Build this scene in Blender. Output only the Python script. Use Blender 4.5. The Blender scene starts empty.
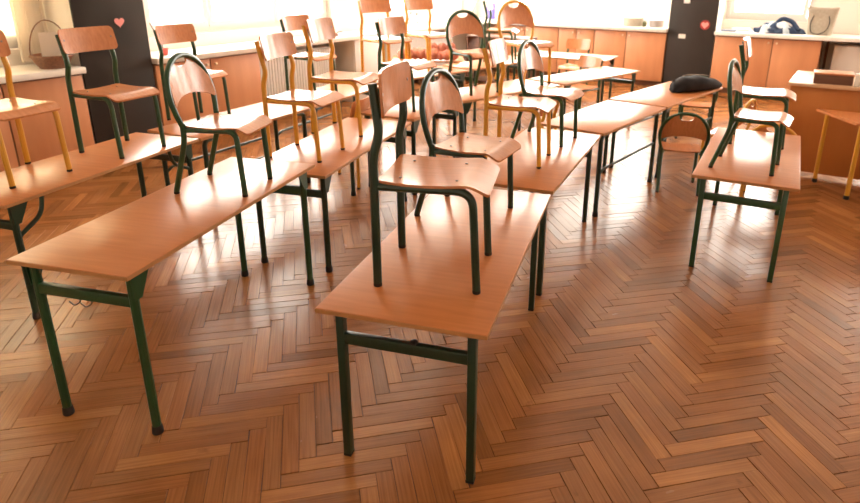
import bpy, bmesh, math, random
from mathutils import Vector, Matrix
random.seed(11)
S = bpy.context.scene
COL = S.collection

# ---------------------------------------------------------------- camera
W_PX = 860
F_PX, PITCH, ROLL, EYE = 629.475, 0.33434, 0.00588, 1.624
AZ = math.radians(32.0145)          # turn that squares the room to the axes
PPX, PPY = 455.168, 191.954
def rotz(v, a): return Vector((v.x*math.cos(a)-v.y*math.sin(a), v.x*math.sin(a)+v.y*math.cos(a), v.z))
fw = Vector((0, math.cos(PITCH), -math.sin(PITCH))); ri = Vector((1, 0, 0)); up = Vector((0, math.sin(PITCH), math.cos(PITCH)))
r2 = ri*math.cos(ROLL)+up*math.sin(ROLL); u2 = -ri*math.sin(ROLL)+up*math.cos(ROLL)
fw, r2, u2 = rotz(fw, AZ), rotz(r2, AZ), rotz(u2, AZ)
cd = bpy.data.cameras.new('camera'); cam = bpy.data.objects.new('camera', cd); COL.objects.link(cam)
cd.sensor_width = 36; cd.sensor_fit = 'HORIZONTAL'; cd.lens = F_PX/W_PX*36
cd.shift_x = (430-PPX)/860; cd.shift_y = (PPY-251.5)/860
M = Matrix((r2, u2, -fw)).transposed().to_4x4(); M.translation = Vector((0, 0, EYE)); cam.matrix_world = M
cd.dof.use_dof = True; cd.dof.focus_distance = 2.5; cd.dof.aperture_fstop = 3.2; cd.clip_start = .05
S.camera = cam

# ---------------------------------------------------------------- world and exposure
w = bpy.data.worlds.new('daylight'); S.world = w; w.use_nodes = True
bg = w.node_tree.nodes['Background']; bg.inputs[0].default_value = (1, .93, .82, 1); bg.inputs[1].default_value = 24.0
S.view_settings.view_transform = 'Standard'; S.view_settings.look = 'None'; S.view_settings.gamma = 1
S.view_settings.use_curve_mapping = False; S.view_settings.exposure = -0.1

def portal(loc, rot, sx, sy):       # daylight sampling at the window openings
    l = bpy.data.lights.new('portal', 'AREA'); l.shape = 'RECTANGLE'; l.size = sx; l.size_y = sy; l.cycles.is_portal = True
    o = bpy.data.objects.new('portal', l); o.location = loc; o.rotation_euler = rot; COL.objects.link(o)
XW, YW, XR, YN, HC = -6.0, 10.3, 3.6, -1.6, 3.1     # room: left wall, far wall, right wall, near wall, ceiling
LWIN = [(.8, 2.84), (3.8, 6.5), (7.2, 9.95)]
FWIN = [(-5.35, -2.58), (-1.76, -.62), (.35, 2.9)]
WZ0, WZ1 = 1.0, 2.65
for a, b in LWIN: portal((XW-.3, (a+b)/2, (WZ0+WZ1)/2), (0, -math.pi/2, 0), WZ1-WZ0, b-a)
for a, b in FWIN: portal(((a+b)/2, YW+.3, (WZ0+WZ1)/2), (-math.pi/2, 0, 0), b-a, WZ1-WZ0)

# ---------------------------------------------------------------- helpers
def tag(o, label=None, cat=None, group=None, kind=None):
    if label: o['label'] = label
    if cat: o['category'] = cat
    if group: o['group'] = group
    if kind: o['kind'] = kind
    return o
def empty(name, loc=(0, 0, 0), az=0):
    o = bpy.data.objects.new(name, None); o.location = loc; o.rotation_euler = (0, 0, az); o.empty_display_size = .1
    COL.objects.link(o); return o
def build(name, bm, mat, parent=None, smooth=True, angle=35):
    me = bpy.data.meshes.new(name)
    bmesh.ops.recalc_face_normals(bm, faces=bm.faces)
    bm.to_mesh(me); bm.free()
    if mat: me.materials.append(mat)
    if smooth:
        for p in me.polygons: p.use_smooth = True
        me.set_sharp_from_angle(angle=math.radians(angle))
    o = bpy.data.objects.new(name, me); COL.objects.link(o)
    if parent: o.parent = parent
    return o
def box(bm, x0, x1, y0, y1, z0, z1, bevel=0):
    vs = [bm.verts.new((x, y, z)) for x in (x0, x1) for y in (y0, y1) for z in (z0, z1)]
    fs = [bm.faces.new([vs[i] for i in q]) for q in ((0, 1, 3, 2), (4, 6, 7, 5), (0, 4, 5, 1), (2, 3, 7, 6), (0, 2, 6, 4), (1, 5, 7, 3))]
    if bevel:
        es = set(e for f in fs for e in f.edges)
        bmesh.ops.bevel(bm, geom=list(es), offset=bevel, segments=2, profile=.5, affect='EDGES')
    return vs
def bx(*a, **k):
    bm = bmesh.new(); box(bm, *a, **k); return bm
def fillet(pts, r, n=5):
    pts = [Vector(p) for p in pts]; out = [pts[0]]
    for i in range(1, len(pts)-1):
        a, b, c_ = pts[i-1], pts[i], pts[i+1]
        rr = min(r, (a-b).length*.48, (c_-b).length*.48)
        p, q = b+(a-b).normalized()*rr, b+(c_-b).normalized()*rr
        for k in range(n+1):
            t = k/n; out.append(p*(1-t)**2+b*2*t*(1-t)+q*t*t)
    out.append(pts[-1]); return out
def tube(bm, pts, r, n=10, ry=None):
    pts = [Vector(p) for p in pts]; rings = []
    t0 = (pts[1]-pts[0]).normalized()
    ref = Vector((0, 1, 0)) if abs(t0.y) < .9 else Vector((1, 0, 0))
    nrm = (ref-t0*ref.dot(t0)).normalized()
    for i, p in enumerate(pts):
        t = (pts[min(i+1, len(pts)-1)]-pts[max(i-1, 0)]).normalized()
        nrm = (nrm-t*nrm.dot(t)).normalized(); bn = t.cross(nrm)
        rings.append([bm.verts.new(p+nrm*math.cos(2*math.pi*k/n)*r+bn*math.sin(2*math.pi*k/n)*(ry or r)) for k in range(n)])
    for a, b in zip(rings, rings[1:]):
        for k in range(n): bm.faces.new((a[k], a[(k+1) % n], b[(k+1) % n], b[k]))
    bm.faces.new(rings[0][::-1]); bm.faces.new(rings[-1])
def tb(*a, **k):
    bm = bmesh.new(); tube(bm, *a, **k); return bm
def sheet(bm, top, bot):            # closed slab from two grids of points
    T = [[bm.verts.new(p) for p in row] for row in top]; B = [[bm.verts.new(p) for p in row] for row in bot]
    nu, nv = len(T), len(T[0])
    for i in range(nu-1):
        for j in range(nv-1):
            bm.faces.new((T[i][j], T[i+1][j], T[i+1][j+1], T[i][j+1])); bm.faces.new((B[i][j], B[i][j+1], B[i+1][j+1], B[i+1][j]))
    for i in range(nu-1):
        for j in (0, nv-1): bm.faces.new((T[i][j], T[i+1][j], B[i+1][j], B[i][j]))
    for j in range(nv-1):
        for i in (0, nu-1): bm.faces.new((T[i][j], T[i][j+1], B[i][j+1], B[i][j]))
def prism(bm, poly, z0, z1):
    a = [bm.verts.new((x, y, z0)) for x, y in poly]; b = [bm.verts.new((x, y, z1)) for x, y in poly]
    bm.faces.new(a[::-1]); bm.faces.new(b)
    for i in range(len(poly)): bm.faces.new((a[i], a[(i+1) % len(poly)], b[(i+1) % len(poly)], b[i]))
def lathe(bm, prof, c=(0, 0, 0), n=20):
    rings = [[bm.verts.new((c[0]+r*math.cos(2*math.pi*k/n), c[1]+r*math.sin(2*math.pi*k/n), c[2]+z)) for k in range(n)] for r, z in prof]
    for a, b in zip(rings, rings[1:]):
        for k in range(n): bm.faces.new((a[k], a[(k+1) % n], b[(k+1) % n], b[k]))
    bm.faces.new(rings[0][::-1]); bm.faces.new(rings[-1])
def copy_tree(o, parent=None):
    c_ = o.copy(); COL.objects.link(c_)
    if parent: c_.parent = parent
    for ch in list(o.children): copy_tree(ch, c_)
    return c_

# ---------------------------------------------------------------- materials
def mat(name, colr, rough=.5, metal=0, spec=.5, coat=0):
    m = bpy.data.materials.new(name); m.use_nodes = True; b = m.node_tree.nodes['Principled BSDF']
    b.inputs['Base Color'].default_value = (*colr, 1); b.inputs['Roughness'].default_value = rough
    b.inputs['Metallic'].default_value = metal; b.inputs['Specular IOR Level'].default_value = spec
    b.inputs['Coat Weight'].default_value = coat; b.inputs['Coat Roughness'].default_value = .15
    return m
def N(m, t, **k):
    n = m.node_tree.nodes.new(t)
    for a, v in k.items(): setattr(n, a, v)
    return n
def grain(m, c1, c2, scale, stretch, amount=1, bump=0, coords='Object', rough=None):
    """fine streaky wood grain mixed between two tones"""
    L = m.node_tree.links; b = m.node_tree.nodes['Principled BSDF']
    tc = N(m, 'ShaderNodeTexCoord'); mp = N(m, 'ShaderNodeMapping'); mp.inputs['Scale'].default_value = stretch
    oi = N(m, 'ShaderNodeObjectInfo'); vm = N(m, 'ShaderNodeVectorMath', operation='ADD'); sc = N(m, 'ShaderNodeVectorMath', operation='SCALE')
    cb = N(m, 'ShaderNodeCombineXYZ')
    for i in range(3): L.new(oi.outputs['Random'], cb.inputs[i])
    sc.inputs['Scale'].default_value = 37; L.new(cb.outputs[0], sc.inputs[0])
    L.new(tc.outputs[coords], vm.inputs[0]); L.new(sc.outputs[0], vm.inputs[1]); L.new(vm.outputs[0], mp.inputs[0])
    nz = N(m, 'ShaderNodeTexNoise'); nz.inputs['Scale'].default_value = scale; nz.inputs['Detail'].default_value = 5
    L.new(mp.outputs[0], nz.inputs[0])
    rp = N(m, 'ShaderNodeValToRGB'); rp.color_ramp.elements[0].position = .3; rp.color_ramp.elements[1].position = .7
    rp.color_ramp.elements[0].color = (*c1, 1); rp.color_ramp.elements[1].color = (*c2, 1)
    L.new(nz.outputs[0], rp.inputs[0]); L.new(rp.outputs[0], b.inputs['Base Color'])
    if bump:
        bp = N(m, 'ShaderNodeBump'); bp.inputs['Strength'].default_value = bump; bp.inputs['Distance'].default_value = .002
        L.new(nz.outputs[0], bp.inputs['Height']); L.new(bp.outputs[0], b.inputs['Normal'])
    return rp, nz
LAM = mat('beech_laminate', (.6, .25, .1), .28, spec=.42); grain(LAM, (.56, .20, .065), (.64, .245, .085), 3.5, (14, 1.2, 4))
EDGE = mat('laminate_edge', (.5, .24, .09), .45)
PLY = mat('beech_plywood', (.6, .26, .11), .22, spec=.6); grain(PLY, (.56, .215, .085), (.66, .27, .115), 4, (1.5, 16, 6))
PLYE = PLY
GREEN = mat('green_enamel', (.014, .068, .022), .28, spec=.6)
DKGREEN = mat('dark_green_enamel', (.008, .034, .016), .3, spec=.6)
YELLOW = mat('ochre_enamel', (.72, .36, .035), .3, spec=.6)
RUBBER = mat('dark_rubber', (.02, .015, .012), .6)
STEEL = mat('dull_steel', (.25, .2, .15), .35, .8)
CAB = mat('peach_laminate', (.66, .30, .14), .42); grain(CAB, (.62, .27, .125), (.70, .32, .155), 3, (3, 3, .5))
CABIN = mat('cabinet_carcass', (.22, .1, .05), .5)
PLINTH = mat('brown_plinth', (.16, .07, .035), .5)
LEDGE = mat('cream_stone_ledge', (.78, .70, .62), .35); grain(LEDGE, (.80, .74, .68), (.86, .81, .75), 6, (1, 1, 1))
WALL = mat('cream_paint', (.80, .70, .60), .85); grain(WALL, (.84, .77, .69), (.88, .81, .73), 1.5, (1, 1, 1), bump=.05)
CEIL = mat('white_ceiling', (.82, .78, .72), .9); grain(CEIL, (.80, .76, .70), (.84, .80, .74), 1.2, (1, 1, 1))
FRAME = mat('white_window_frame', (.82, .78, .74), .35)
BLACKB = mat('dark_column_paint', (.030, .024, .020), .7); grain(BLACKB, (.026, .021, .018), (.036, .029, .025), 2, (1, 1, 1))
DESKM = mat('orange_desk_laminate', (.55, .2, .04), .4); grain(DESKM, (.50, .17, .03), (.58, .21, .05), 3, (2, 2, .5))
DESKT = mat('desk_top_laminate', (.68, .42, .25), .3)
PINK = mat('pink_plastic', (.75, .12, .10), .4); RED = mat('dark_red_card', (.35, .03, .03), .6); PALEPINK = mat('pale_pink_card', (.9, .35, .33), .6)
WHITE = mat('white_card', (.85, .83, .78), .6)
PAPER = mat('cream_paper', (.9, .82, .7), .7)
WICKER = mat('brown_wicker', (.22, .09, .045), .6); grain(WICKER, (.12, .05, .025), (.32, .15, .08), 60, (1, 1, 3), bump=.6)
CANVAS = mat('cream_canvas', (.4, .34, .27), .8); grain(CANVAS, (.36, .31, .24), (.44, .38, .30), 40, (1, 1, 1), bump=.3)
NAVY = mat('navy_cloth', (.02, .04, .09), .85); PALECLOTH = mat('pale_blue_cloth', (.62, .72, .8), .85)
BAGM = mat('charcoal_nylon', (.02, .017, .02), .8, spec=.25); grain(BAGM, (.012, .010, .011), (.028, .024, .026), 12, (1, 1, 1), bump=.3)
RAD = mat('white_radiator_enamel', (.84, .80, .75), .35)
PLUSH = mat('dusty_pink_plush', (.6, .2, .14), .95); grain(PLUSH, (.42, .13, .09), (.72, .3, .2), 14, (1, 1, 1), bump=.5)
PURPLE = mat('purple_card', (.12, .09, .4), .6)
BROWN = mat('brown_wood', (.14, .06, .035), .5); grain(BROWN, (.11, .045, .025), (.17, .075, .045), 4, (1, 6, 6))
GREYTIN = mat('grey_tin', (.32, .27, .25), .5)
GREY = mat('grey_plastic', (.3, .3, .28), .5)
DRY = mat('dried_twig', (.22, .17, .14), .8)

GLASS = bpy.data.materials.new('window_glass'); GLASS.use_nodes = True
nt = GLASS.node_tree; nt.nodes.remove(nt.nodes['Principled BSDF'])
tr = nt.nodes.new('ShaderNodeBsdfTransparent'); gl = nt.nodes.new('ShaderNodeBsdfGlossy'); gl.inputs['Roughness'].default_value = .02
mx = nt.nodes.new('ShaderNodeMixShader'); mx.inputs[0].default_value = .05
nt.links.new(tr.outputs[0], mx.inputs[1]); nt.links.new(gl.outputs[0], mx.inputs[2])
nt.links.new(mx.outputs[0], nt.nodes['Material Output'].inputs[0])
BLIND = bpy.data.materials.new('cream_blind'); BLIND.use_nodes = True
nt = BLIND.node_tree; nt.nodes.remove(nt.nodes['Principled BSDF'])
d = nt.nodes.new('ShaderNodeBsdfDiffuse'); t_ = nt.nodes.new('ShaderNodeBsdfTranslucent'); mx = nt.nodes.new('ShaderNodeMixShader')
d.inputs[0].default_value = (.86, .80, .68, 1); t_.inputs[0].default_value = (.92, .86, .72, 1); mx.inputs[0].default_value = .6
nt.links.new(d.outputs[0], mx.inputs[1]); nt.links.new(t_.outputs[0], mx.inputs[2]); nt.links.new(mx.outputs[0], nt.nodes['Material Output'].inputs[0])

VOILE = BLIND.copy(); VOILE.name = 'cream_voile'
for n_ in VOILE.node_tree.nodes:
    if n_.type in ('BSDF_DIFFUSE', 'BSDF_TRANSLUCENT'): n_.inputs[0].default_value = (.92, .86, .80, 1)
def wood_floor(name, attr):
    m = mat(name, (.3, .13, .06), .3, spec=.38)
    L = m.node_tree.links; b = m.node_tree.nodes['Principled BSDF']
    uv = N(m, 'ShaderNodeUVMap'); uv.uv_map = 'UVMap'
    if attr:
        rn = N(m, 'ShaderNodeAttribute'); rn.attribute_name = 'tone'; rnd = rn.outputs['Fac']
    else:
        rn = N(m, 'ShaderNodeObjectInfo'); rnd = rn.outputs['Random']
    cb = N(m, 'ShaderNodeCombineXYZ'); L.new(rnd, cb.inputs[0]); L.new(rnd, cb.inputs[1])
    sc = N(m, 'ShaderNodeVectorMath', operation='SCALE'); sc.inputs['Scale'].default_value = 53; L.new(cb.outputs[0], sc.inputs[0])
    ad = N(m, 'ShaderNodeVectorMath', operation='ADD'); L.new(uv.outputs[0], ad.inputs[0]); L.new(sc.outputs[0], ad.inputs[1])
    mp = N(m, 'ShaderNodeMapping'); mp.inputs['Scale'].default_value = (1.6, 60, 1); L.new(ad.outputs[0], mp.inputs[0])
    n1 = N(m, 'ShaderNodeTexNoise'); n1.inputs['Scale'].default_value = 2.2; n1.inputs['Detail'].default_value = 6; n1.inputs['Distortion'].default_value = .25
    L.new(mp.outputs[0], n1.inputs[0])
    mp2 = N(m, 'ShaderNodeMapping'); mp2.inputs['Scale'].default_value = (4, 9, 1); L.new(ad.outputs[0], mp2.inputs[0])
    n2 = N(m, 'ShaderNodeTexNoise'); n2.inputs['Scale'].default_value = 1.6; n2.inputs['Detail'].default_value = 3; L.new(mp2.outputs[0], n2.inputs[0])
    r1 = N(m, 'ShaderNodeValToRGB'); e = r1.color_ramp.elements
    e[0].position = .25; e[0].color = (.275, .112, .036, 1); e[1].position = .75; e[1].color = (.44, .195, .064, 1)
    L.new(n1.outputs[0], r1.inputs[0])
    # tone of each block
    r2_ = N(m, 'ShaderNodeValToRGB'); e = r2_.color_ramp.elements; r2_.color_ramp.interpolation = 'LINEAR'
    e[0].position = 0; e[0].color = (.64, .60, .56, 1); e[1].position = 1; e[1].color = (1.26, 1.26, 1.22, 1)
    x = e.new(.35); x.color = (1, .92, .85, 1); x = e.new(.7); x.color = (.88, .86, .84, 1)
    L.new(rnd, r2_.inputs[0])
    mu = N(m, 'ShaderNodeMix', data_type='RGBA', blend_type='MULTIPLY'); mu.inputs[0].default_value = 1
    L.new(r1.outputs[0], mu.inputs[6]); L.new(r2_.outputs[0], mu.inputs[7])
    # worn grey and dark spots over the whole floor
    tc = N(m, 'ShaderNodeNewGeometry'); n3 = N(m, 'ShaderNodeTexNoise'); n3.inputs['Scale'].default_value = 2.1; n3.inputs['Detail'].default_value = 5
    L.new(tc.outputs['Position'], n3.inputs[0])
    r3 = N(m, 'ShaderNodeValToRGB'); e = r3.color_ramp.elements; e[0].position = .35; e[0].color = (.82, .80, .80, 1); e[1].position = .62; e[1].color = (1.08, 1.05, 1.0, 1)
    L.new(n3.outputs[0], r3.inputs[0])
    m2 = N(m, 'ShaderNodeMix', data_type='RGBA', blend_type='MULTIPLY'); m2.inputs[0].default_value = 1
    L.new(mu.outputs[2], m2.inputs[6]); L.new(r3.outputs[0], m2.inputs[7])
    n4 = N(m, 'ShaderNodeTexNoise'); n4.inputs['Scale'].default_value = 9; n4.inputs['Detail'].default_value = 4; L.new(tc.outputs['Position'], n4.inputs[0])
    r4 = N(m, 'ShaderNodeValToRGB'); e = r4.color_ramp.elements; e[0].position = .2; e[0].color = (.5, .5, .5, 1); e[1].position = .3; e[1].color = (1, 1, 1, 1)
    L.new(n4.outputs[0], r4.inputs[0])
    m3 = N(m, 'ShaderNodeMix', data_type='RGBA', blend_type='MULTIPLY'); m3.inputs[0].default_value = .8
    L.new(m2.outputs[2], m3.inputs[6]); L.new(r4.outputs[0], m3.inputs[7]); L.new(m3.outputs[2], b.inputs['Base Color'])
    rr = N(m, 'ShaderNodeMapRange'); rr.inputs['To Min'].default_value = .17; rr.inputs['To Max'].default_value = .31
    L.new(n2.outputs[0], rr.inputs[0]); L.new(rr.outputs[0], b.inputs['Roughness'])
    bp = N(m, 'ShaderNodeBump'); bp.inputs['Strength'].default_value = .28; bp.inputs['Distance'].default_value = .002
    L.new(n1.outputs[0], bp.inputs['Height']); L.new(bp.outputs[0], b.inputs['Normal'])
    return m
FLOOR_A, FLOOR_B = wood_floor('oak_parquet_block', False), wood_floor('oak_parquet_field', True)
JOINT = mat('dark_joint', (.11, .048, .022), .8)

# ---------------------------------------------------------------- room shell
bm = bmesh.new(); box(bm, XW-.35, XR+.2, YN-.2, YW+.35, -.15, -.006)
floor = tag(build('floor', bm, JOINT, smooth=False), kind='structure')
BL, BW_, GAP = .378, .0602, .0006
def project(x, y, z=0):
    dv = Vector((x, y, z-EYE)); zc = dv.dot(fw)
    if zc < .2: return None
    return PPX+F_PX*dv.dot(r2)/zc, PPY-F_PX*dv.dot(u2)/zc, zc
blocks = []
P0 = (-.075-(BL-BW_)/math.sqrt(2), 2.09-(BL+BW_)/math.sqrt(2))
c45 = math.sqrt(.5)
for mi in range(-14, 12):
    for k in range(-60, 160):
        for kind in (0, 1):
            if kind == 0: u0, v0, lu, lv = k*BW_+mi*BL, k*BW_-mi*BL, BL, BW_
            else: u0, v0, lu, lv = k*BW_+BL+mi*BL, k*BW_+BW_-BL-mi*BL, BW_, BL
            uc, vc = u0+lu/2, v0+lv/2
            x, y = P0[0]+(uc-vc)*c45, P0[1]+(uc+vc)*c45
            if XW+.1 < x < XR-.1 and YN+.1 < y < YW-.1: blocks.append((x, y, math.pi/4 if kind == 0 else -math.pi/4))
def seen(b):
    q = project(b[0], b[1])
    if not q or not (-10 < q[0] < 870 and -10 < q[1] < 513): return 0
    return (EYE/q[2])/q[2]**2
blocks.sort(key=seen, reverse=True)
def block_verts(dz):
    h1, h2, e = BL/2-GAP, BW_/2-GAP, .0007
    V = [(-h1, -h2, -.012), (h1, -h2, -.012), (h1, h2, -.012), (-h1, h2, -.012),
         (-h1, -h2, dz-e), (h1, -h2, dz-e), (h1, h2, dz-e), (-h1, h2, dz-e),
         (-h1+e, -h2+e, dz), (h1-e, -h2+e, dz), (h1-e, h2-e, dz), (-h1+e, h2-e, dz)]
    F = [(8, 9, 10, 11)]+[(i, (i+1) % 4, 4+(i+1) % 4, 4+i) for i in range(4)]+[(4+i, 4+(i+1) % 4, 8+(i+1) % 4, 8+i) for i in range(4)]
    return V, F
V, Fc = block_verts(0)
bme = bpy.data.meshes.new('parquet_block'); bme.from_pydata(V, [], Fc); bme.materials.append(FLOOR_A)
uvl = bme.uv_layers.new(name='UVMap')
for p in bme.polygons:
    for li in p.loop_indices:
        v = bme.vertices[bme.loops[li].vertex_index].co; uvl.data[li].uv = (v.x, v.y)
for x, y, a in blocks[:300]:
    o = bpy.data.objects.new('parquet_block', bme); COL.objects.link(o); o.parent = floor
    o.location = (x, y, random.uniform(-.0012, .0004)); a += random.choice((0, math.pi))
    o.rotation_euler = (random.gauss(0, .008), random.gauss(0, .0012), a+random.gauss(0, .003)); o.scale = (random.uniform(.988, 1), random.uniform(.975, 1) if random.random() < .3 else random.uniform(.99, 1), 1)
AV, AF, AT, AU = [], [], [], []
for x, y, a in blocks[300:]:
    i0 = len(AV); dz = random.uniform(-.0012, .0004); ca, sa = math.cos(a), math.sin(a); tn = random.random(); tl = random.gauss(0, .008); sc_ = random.uniform(.975, 1) if random.random() < .3 else random.uniform(.99, 1)
    V, Fc = block_verts(0)
    V = [(q[0], q[1]*sc_, q[2]) for q in V]
    for vx, vy, vz in V: AV.append((x+vx*ca-vy*sa, y+vx*sa+vy*ca, vz+dz+vy*tl))
    for f in Fc:
        AF.append([i0+i for i in f]); AT.append(tn); AU += [(V[i][0], V[i][1]) for i in f]
me = bpy.data.meshes.new('parquet_field'); me.from_pydata(AV, [], AF); me.materials.append(FLOOR_B)
at = me.attributes.new('tone', 'FLOAT', 'FACE'); at.data.foreach_set('value', AT)
uvl = me.uv_layers.new(name='UVMap'); uvl.data.foreach_set('uv', [c for u in AU for c in u])
o = bpy.data.objects.new('parquet_field', me); COL.objects.link(o); o.parent = floor; tag(o, kind='stuff')

def wall_with_holes(name, axis, pos, thick, a0, a1, holes):
    bm = bmesh.new()
    def seg(s0, s1, z0, z1):
        if axis == 'x': box(bm, min(pos, pos+thick), max(pos, pos+thick), s0, s1, z0, z1)
        else: box(bm, s0, s1, min(pos, pos+thick), max(pos, pos+thick), z0, z1)
    c_ = a0
    for h0, h1 in holes:
        seg(c_, h0, 0, HC); seg(h0, h1, 0, WZ0); seg(h0, h1, WZ1, HC); c_ = h1
    seg(c_, a1, 0, HC)
    return tag(build(name, bm, WALL, smooth=False), kind='structure')
wall_with_holes('wall_left', 'x', XW, -.35, YN-.2, YW+.35, LWIN)
wall_with_holes('wall_far', 'y', YW, .35, XW, XR+.2, FWIN)
tag(build('wall_right', bx(XR, XR+.2, YN-.2, YW, 0, HC), WALL, smooth=False), kind='structure')
tag(build('wall_near', bx(XW, XR, YN-.2, YN, 0, HC), WALL, smooth=False), kind='structure')
tag(build('ceiling', bx(XW-.35, XR+.2, YN-.2, YW+.35, HC, HC+.15), CEIL, smooth=False), kind='structure')
tag(build('baseboard_left', bx(XW, XW+.02, YN, YW-.02, 0, .09, bevel=.003), PLINTH), kind='structure')
tag(build('baseboard_far', bx(XW+.02, XR, YW-.02, YW, 0, .09, bevel=.003), PLINTH), kind='structure')

wn = 0
def window(axis, a, b, splits, blind=None):
    """casement window set deep in its reveal; splits: positions between the casements"""
    global wn; wn += 1
    root = tag(empty('window_%d' % wn), kind='structure')
    def B(s0, s1, d0, d1, z0, z1, bevel=.004):
        if axis == 'x': return bx(XW-d1, XW-d0, s0, s1, z0, z1, bevel=bevel)
        return bx(s0, s1, YW+d0, YW+d1, z0, z1, bevel=bevel)
    t = .06
    bm = bmesh.new()
    def add(s0, s1, d0, d1, z0, z1):
        if axis == 'x': box(bm, XW-d1, XW-d0, s0, s1, z0, z1)
        else: box(bm, s0, s1, YW+d0, YW+d1, z0, z1)
    for s0, s1, z0, z1 in ((a, b, WZ0, WZ0+t), (a, b, WZ1-t, WZ1), (a, a+t, WZ0+t, WZ1-t), (b-t, b, WZ0+t, WZ1-t)): add(s0, s1, .10, .18, z0, z1)
    build('frame', bm, FRAME, root, smooth=False)
    pts = [a+t]+list(splits)+[b-t]
    for i in range(len(pts)-1):
        p, q = pts[i]+.008, pts[i+1]-.008
        bm = bmesh.new(); s = .055
        for s0, s1, z0, z1 in ((p, q, WZ0+t, WZ0+t+s), (p, q, WZ1-t-s, WZ1-t), (p, p+s, WZ0+t+s, WZ1-t-s), (q-s, q, WZ0+t+s, WZ1-t-s)): add(s0, s1, .07, .15, z0, z1)
        sash = build('sash', bm, FRAME, root, smooth=False)
        build('pane', B(p+s, q-s, .108, .114, WZ0+t+s, WZ1-t-s, 0), GLASS, sash, smooth=False)
        if i > 0:
            build('handle', B(p+.015, p+.035, .03, .07, 1.5, 1.64), FRAME, sash)
        if blind and blind[i]:
            build('roller_blind', B(p+.01, q-.01, .05, .053, blind[i], WZ1-.02, 0), BLIND, root, smooth=False)
window('x', LWIN[0][0], LWIN[0][1], (1.55, 2.15), (1.1, 1.1, 1.1))
window('x', LWIN[1][0], LWIN[1][1], (4.6, 5.56), (0, 0, 0))
window('x', LWIN[2][0], LWIN[2][1], (8.1, 9.0))
window('y', FWIN[0][0], FWIN[0][1], (-4.5, -3.42))
window('y', FWIN[1][0], FWIN[1][1], ())
window('y', FWIN[2][0], FWIN[2][1], (1.6,))

# the two dark painted columns with their card hearts and labels
def heart(bm, s, y):                # flat heart in the XZ plane
    pts = []
    for i in range(28):
        t = 2*math.pi*i/28
        pts.append((s*16*math.sin(t)**3/16, s*(13*math.cos(t)-5*math.cos(2*t)-2*math.cos(3*t)-math.cos(4*t))/16))
    a = [bm.verts.new((x, y, z)) for x, z in pts]; b = [bm.verts.new((x, y-.004, z)) for x, z in pts]
    bm.faces.new(a); bm.faces.new(b[::-1])
    for i in range(28): bm.faces.new((a[i], a[(i+1) % 28], b[(i+1) % 28], b[i]))
t1_ = tag(build('trim_1', bx(XW, -5.525, 2.87, 3.495, .0, HC, bevel=.004), WALL), kind='structure')
build('front_panel', bx(-5.525, -5.50, 2.865, 3.50, .0, HC, bevel=.004), BLACKB, t1_)
t2_ = tag(build('trim_2', bx(-2.42, -1.77, 9.825, YW, .0, HC, bevel=.004), WALL), kind='structure')
build('front_panel', bx(-2.425, -1.765, 9.80, 9.825, .0, HC, bevel=.004), BLACKB, t2_)
def heart_card(loc, az, s, lab, back):
    r = tag(empty('paper_heart', loc, az), lab, 'decoration')
    if back:
        bm = bmesh.new(); n = 20
        a = [bm.verts.new((s*1.35*math.cos(2*math.pi*i/n), 0, s*1.35*math.sin(2*math.pi*i/n))) for i in range(n)]
        b = [bm.verts.new((v.co.x, -.003, v.co.z)) for v in a]; bm.faces.new(a); bm.faces.new(b[::-1])
        for i in range(n): bm.faces.new((a[i], a[(i+1) % n], b[(i+1) % n], b[i]))
        build('backing', bm, RED, r, smooth=False)
    bm = bmesh.new(); heart(bm, s, -.004); build('heart', bm, PALEPINK, r, smooth=False)

# ---------------------------------------------------------------- ledges, cabinets and radiators
def ledge(x0, x1, y0, y1, lab):
    tag(build('window_ledge', bx(x0, x1, y0, y1, .815, .868, bevel=.008), LEDGE), lab, 'ledge', 'stone ledges under the windows')
ledge(XW+.002, -5.43, YN+.05, 2.858, 'cream stone ledge left of the dark column by the left windows, wicker basket on it')
ledge(XW+.002, -5.43, 3.508, YW-.62, 'cream stone ledge along the left windows, right of the dark column with a pink pot')
ledge(XW+.002, -2.43, 9.70, YW-.002, 'cream stone ledge of the far wall left of the dark column, jars at its end')
ledge(-1.76, XR-.05, 9.70, YW-.002, 'cream stone ledge of the far wall right of the dark column, tote bag on it')
def cabinet(axis, a, b, splits, lab, knobs=True):
    """low cupboard; axis 'x' stands against the left wall, 'y' against the far wall"""
    def B(s0, s1, d0, d1, z0, z1, bevel=.002):
        if axis == 'x': return bx(XW+d0, XW+d1, s0, s1, z0, z1, bevel=bevel)
        return bx(s0, s1, YW-d1, YW-d0, z0, z1, bevel=bevel)
    dp = .50 if axis == 'x' else .52
    r = tag(empty('cabinet', (0, 0, 0)), lab, 'cabinet', 'low peach cupboards under the ledges')
    build('carcass', B(a, b, .03, dp-.02, .08, .813), CABIN, r); build('plinth', B(a+.01, b-.01, .03, dp-.05, 0, .08), PLINTH, r)
    pts = [a]+list(splits)+[b]
    for i in range(len(pts)-1):
        p, q = pts[i]+.006, pts[i+1]-.006
        dr = build('door', B(p, q, dp-.018, dp, .085, .795), CAB, r)
        if knobs:
            kx = q-.045 if (i % 2 == 0 and len(pts) > 2) else p+.045
            bm = bmesh.new(); lathe(bm, [(.006, 0), (.006, .012), (.015, .018), (.015, .026), (.008, .03)], n=12)
            R = Matrix.Rotation(math.pi/2, 4, 'Y') if axis == 'x' else Matrix.Rotation(math.pi/2, 4, 'X')
            bmesh.ops.transform(bm, matrix=R, verts=bm.verts)
            T = Vector((XW+dp, kx, .745)) if axis == 'x' else Vector((kx, YW-dp, .745))
            bmesh.ops.translate(bm, vec=T, verts=bm.verts); build('knob', bm, mat_knob, dr)
mat_knob = mat('brass_knob', (.8, .6, .4), .35, .3)
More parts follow.
